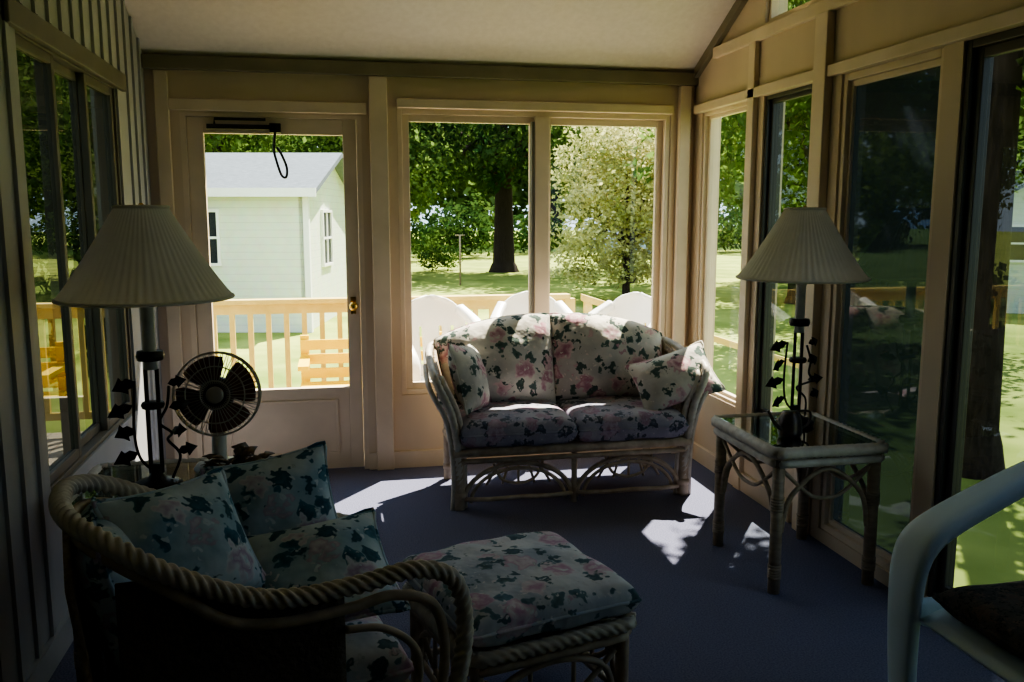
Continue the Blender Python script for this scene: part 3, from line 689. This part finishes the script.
tree('shade_tree',(6.2,32,-.6),5,.46,B((0,0,7,4.5,4,2.5),(-4,-1,4.6,3,3,1.7),(3.5,-1,5.2,3,3,1.7),(-2,-2,4.0,2.5,2,1.1),(1.5,-2,4.2,2.2,2,1.0),(-6.5,0,4.6,3,3,1.8),(5.5,2,6,3,3,2),(0,2,9.5,4,4,2.5),(-4.5,-2,3.3,1.6,1.5,.7)),22000,.25,leaf_dk,'large shade tree with dark green canopy on the lawn',seed=1)
ftz=tree('flowering_tree',(7.05,20.5,-.6),1.6,.10,B((0,0,2.6,1.4,1.2,1.3),(-.8,-.2,1.8,1.0,.9,.8),(.9,0,1.9,1.0,.9,.9),(0,.2,3.5,1.2,1,.8),(1.1,.2,3.0,1.0,.9,.8),(-.9,0,1.0,.8,.7,.6),(.8,0,.9,.9,.7,.5),(-.7,.1,2.9,.9,.9,.7),(0,-.1,.8,.8,.7,.5)),19000,.10,leaf_lt,'pale cream-green flowering ornamental tree in the sun',seed=2)
ftz.scale=(1.12,1.12,1.1)
tree('maple_tree',(5.12,6.1,-.6),5.2,.21,B((-1.1,-1.7,5.2,1.2,1.7,.7),(-.1,-2.2,5.0,1.4,1.7,.8),(-1.4,-3.2,4.6,1.1,1.4,.6),(1.4,-.6,3.9,1.3,1.2,.8),(1.7,1.0,4.6,1.3,1.2,.9),(.7,-.4,3.2,.7,.7,.5),(1.0,-1.8,6.4,2.0,2.4,1.2),(2.2,-2.0,3.9,1.2,1.2,.8),(-1.35,-.15,5.2,.75,.36,.35),(-1.0,-.30,5.6,.7,.4,.3),(-1.35,-.5,5.0,.7,.35,.3)),24000,.14,leaf_md,'tall maple with dark trunk close beside the sunroom, crown extended to shade its windows',seed=3,lean=(.1,.1))  # several crown blobs, mostly unseen, added to block sun from side windows
t5=tree('lawn_tree',(10.8,19,-.6),3,.22,B((0,0,4.5,2.6,2.4,1.9),(-1.6,-.4,3.2,1.5,1.3,1.1),(1.5,.4,3.4,1.6,1.5,1.2),(0,.4,6.2,2,2,1.4),(-.6,-.6,2.4,1.3,1.2,.8)),13000,.16,leaf_md,'leafy green tree on the lawn',seed=4,group='lawn trees')
for x,y,s,rz in [(14.5,25,1.25,1),(9.0,26,1.2,2),(-5.6,14.5,.8,3),(-9,20,1.3,.6),(20,22,1.2,2.3),(2.2,42,1.5,1.4),(-3.5,27,1.35,4.1),(1.5,29,1.0,5.1),(8.2,13.4,1.05,2.7)]:
    dup(t5,(x,y,-.6),rz,scale=(s,s,s))
sb=tree('shrub',(2.5,40,-.6),0,0,B((0,0,1.1,1.6,1.2,1.0),(1.4,0,.8,1.1,1,.8),(-1.3,.2,.8,1.1,1,.7)),1800,.18,leaf_dk,'dark green rounded shrub at the lawn edge','shrub',seed=6,group='lawn shrubs')
for i in range(14):
    dup(sb,(-14+3.6*i+random.uniform(-1,1),46+random.uniform(-2,3),-.6),random.uniform(0,6),scale=[random.uniform(1,1.6)]*3)
dup(sb,(-3.9,12.5,-.6),1.0,scale=[1.0]*3); dup(sb,(4.0,33,-.6),1.0,scale=[.55]*3)
ft=tree('distant_tree',(-18,56,-.6),5,.4,B((0,0,7,5,4,4),(-3,0,4,3.5,3,2.5),(3,0,4.5,3.5,3,2.5),(0,0,12,4,4,3)),3600,.75,leaf_md,'tall leafy tree behind the lawns',seed=8,group='distant trees')
for i in range(1,17):
    dup(ft,(-18+5.6*i,58+random.uniform(-4,6)-max(0,i-9)*3.0,-.6),random.uniform(0,6),scale=[random.uniform(.9,1.35)]*3)
r=root('parked_car',(14.6,41,-.6),math.radians(10),'small blue car parked beyond the lawn','car')
b=MB(); b.prism([(-2.1,.3),(2.1,.3),(2.15,.75),(1.9,.95),(1.2,1.0),(.6,1.45),(-1.0,1.45),(-1.7,1.0),(-2.1,.9)],'Y',-.8,.8); b.obj('body',car_m,parent=r,bevel=.06)
b=MB(); b.prism([(1.0,1.02),(.55,1.38),(-.95,1.38),(-1.5,1.02)],'Y',-.82,.82); b.obj('window',pane_dk,parent=r)
for x in (-1.3,1.3):
    for y in (-.78,.78): 
        MB().lathe([(.001,-.1),(.3,-.1),(.32,0),(.3,.1),(.001,.1)],20).obj('wheel',pane_dk,parent=r,loc=(x,y,.32),rot=(pi/2,0,0))
MB().sweep([(0,0,0),(0,0,1.0),(0,0,1.5)],.03,8,straight=True).sweep([(-.15,0,1.5),(.15,0,1.5)],.02,6,straight=True).obj('garden_post',rattan_dk,loc=(3.7,26,-.6),label='thin wooden post standing in the lawn',cat='post')

# ------------------------------------------------------------ light / camera
w=bpy.data.worlds.new('sky'); bpy.context.scene.world=w; w.use_nodes=True
bg=w.node_tree.nodes['Background']; bg.inputs[0].default_value=(.66,.82,1,1); bg.inputs[1].default_value=3.0
sd=bpy.data.lights.new('sun','SUN'); sd.energy=31; sd.angle=.009; sd.color=(1,.92,.76)
so=bpy.data.objects.new('sun',sd); C.objects.link(so); so.rotation_euler=Vector((-.42,-.57,-1)).to_track_quat('-Z','Y').to_euler(); so.location=(5,20,20)
cd=bpy.data.cameras.new('camera'); co=bpy.data.objects.new('camera',cd); C.objects.link(co)
co.location=(0,0,1.5); co.rotation_euler=(math.radians(90-8.24),0,math.radians(-11.5)); cd.lens=30.59; cd.sensor_width=36; cd.clip_start=.05; cd.clip_end=500
bpy.context.scene.camera=co
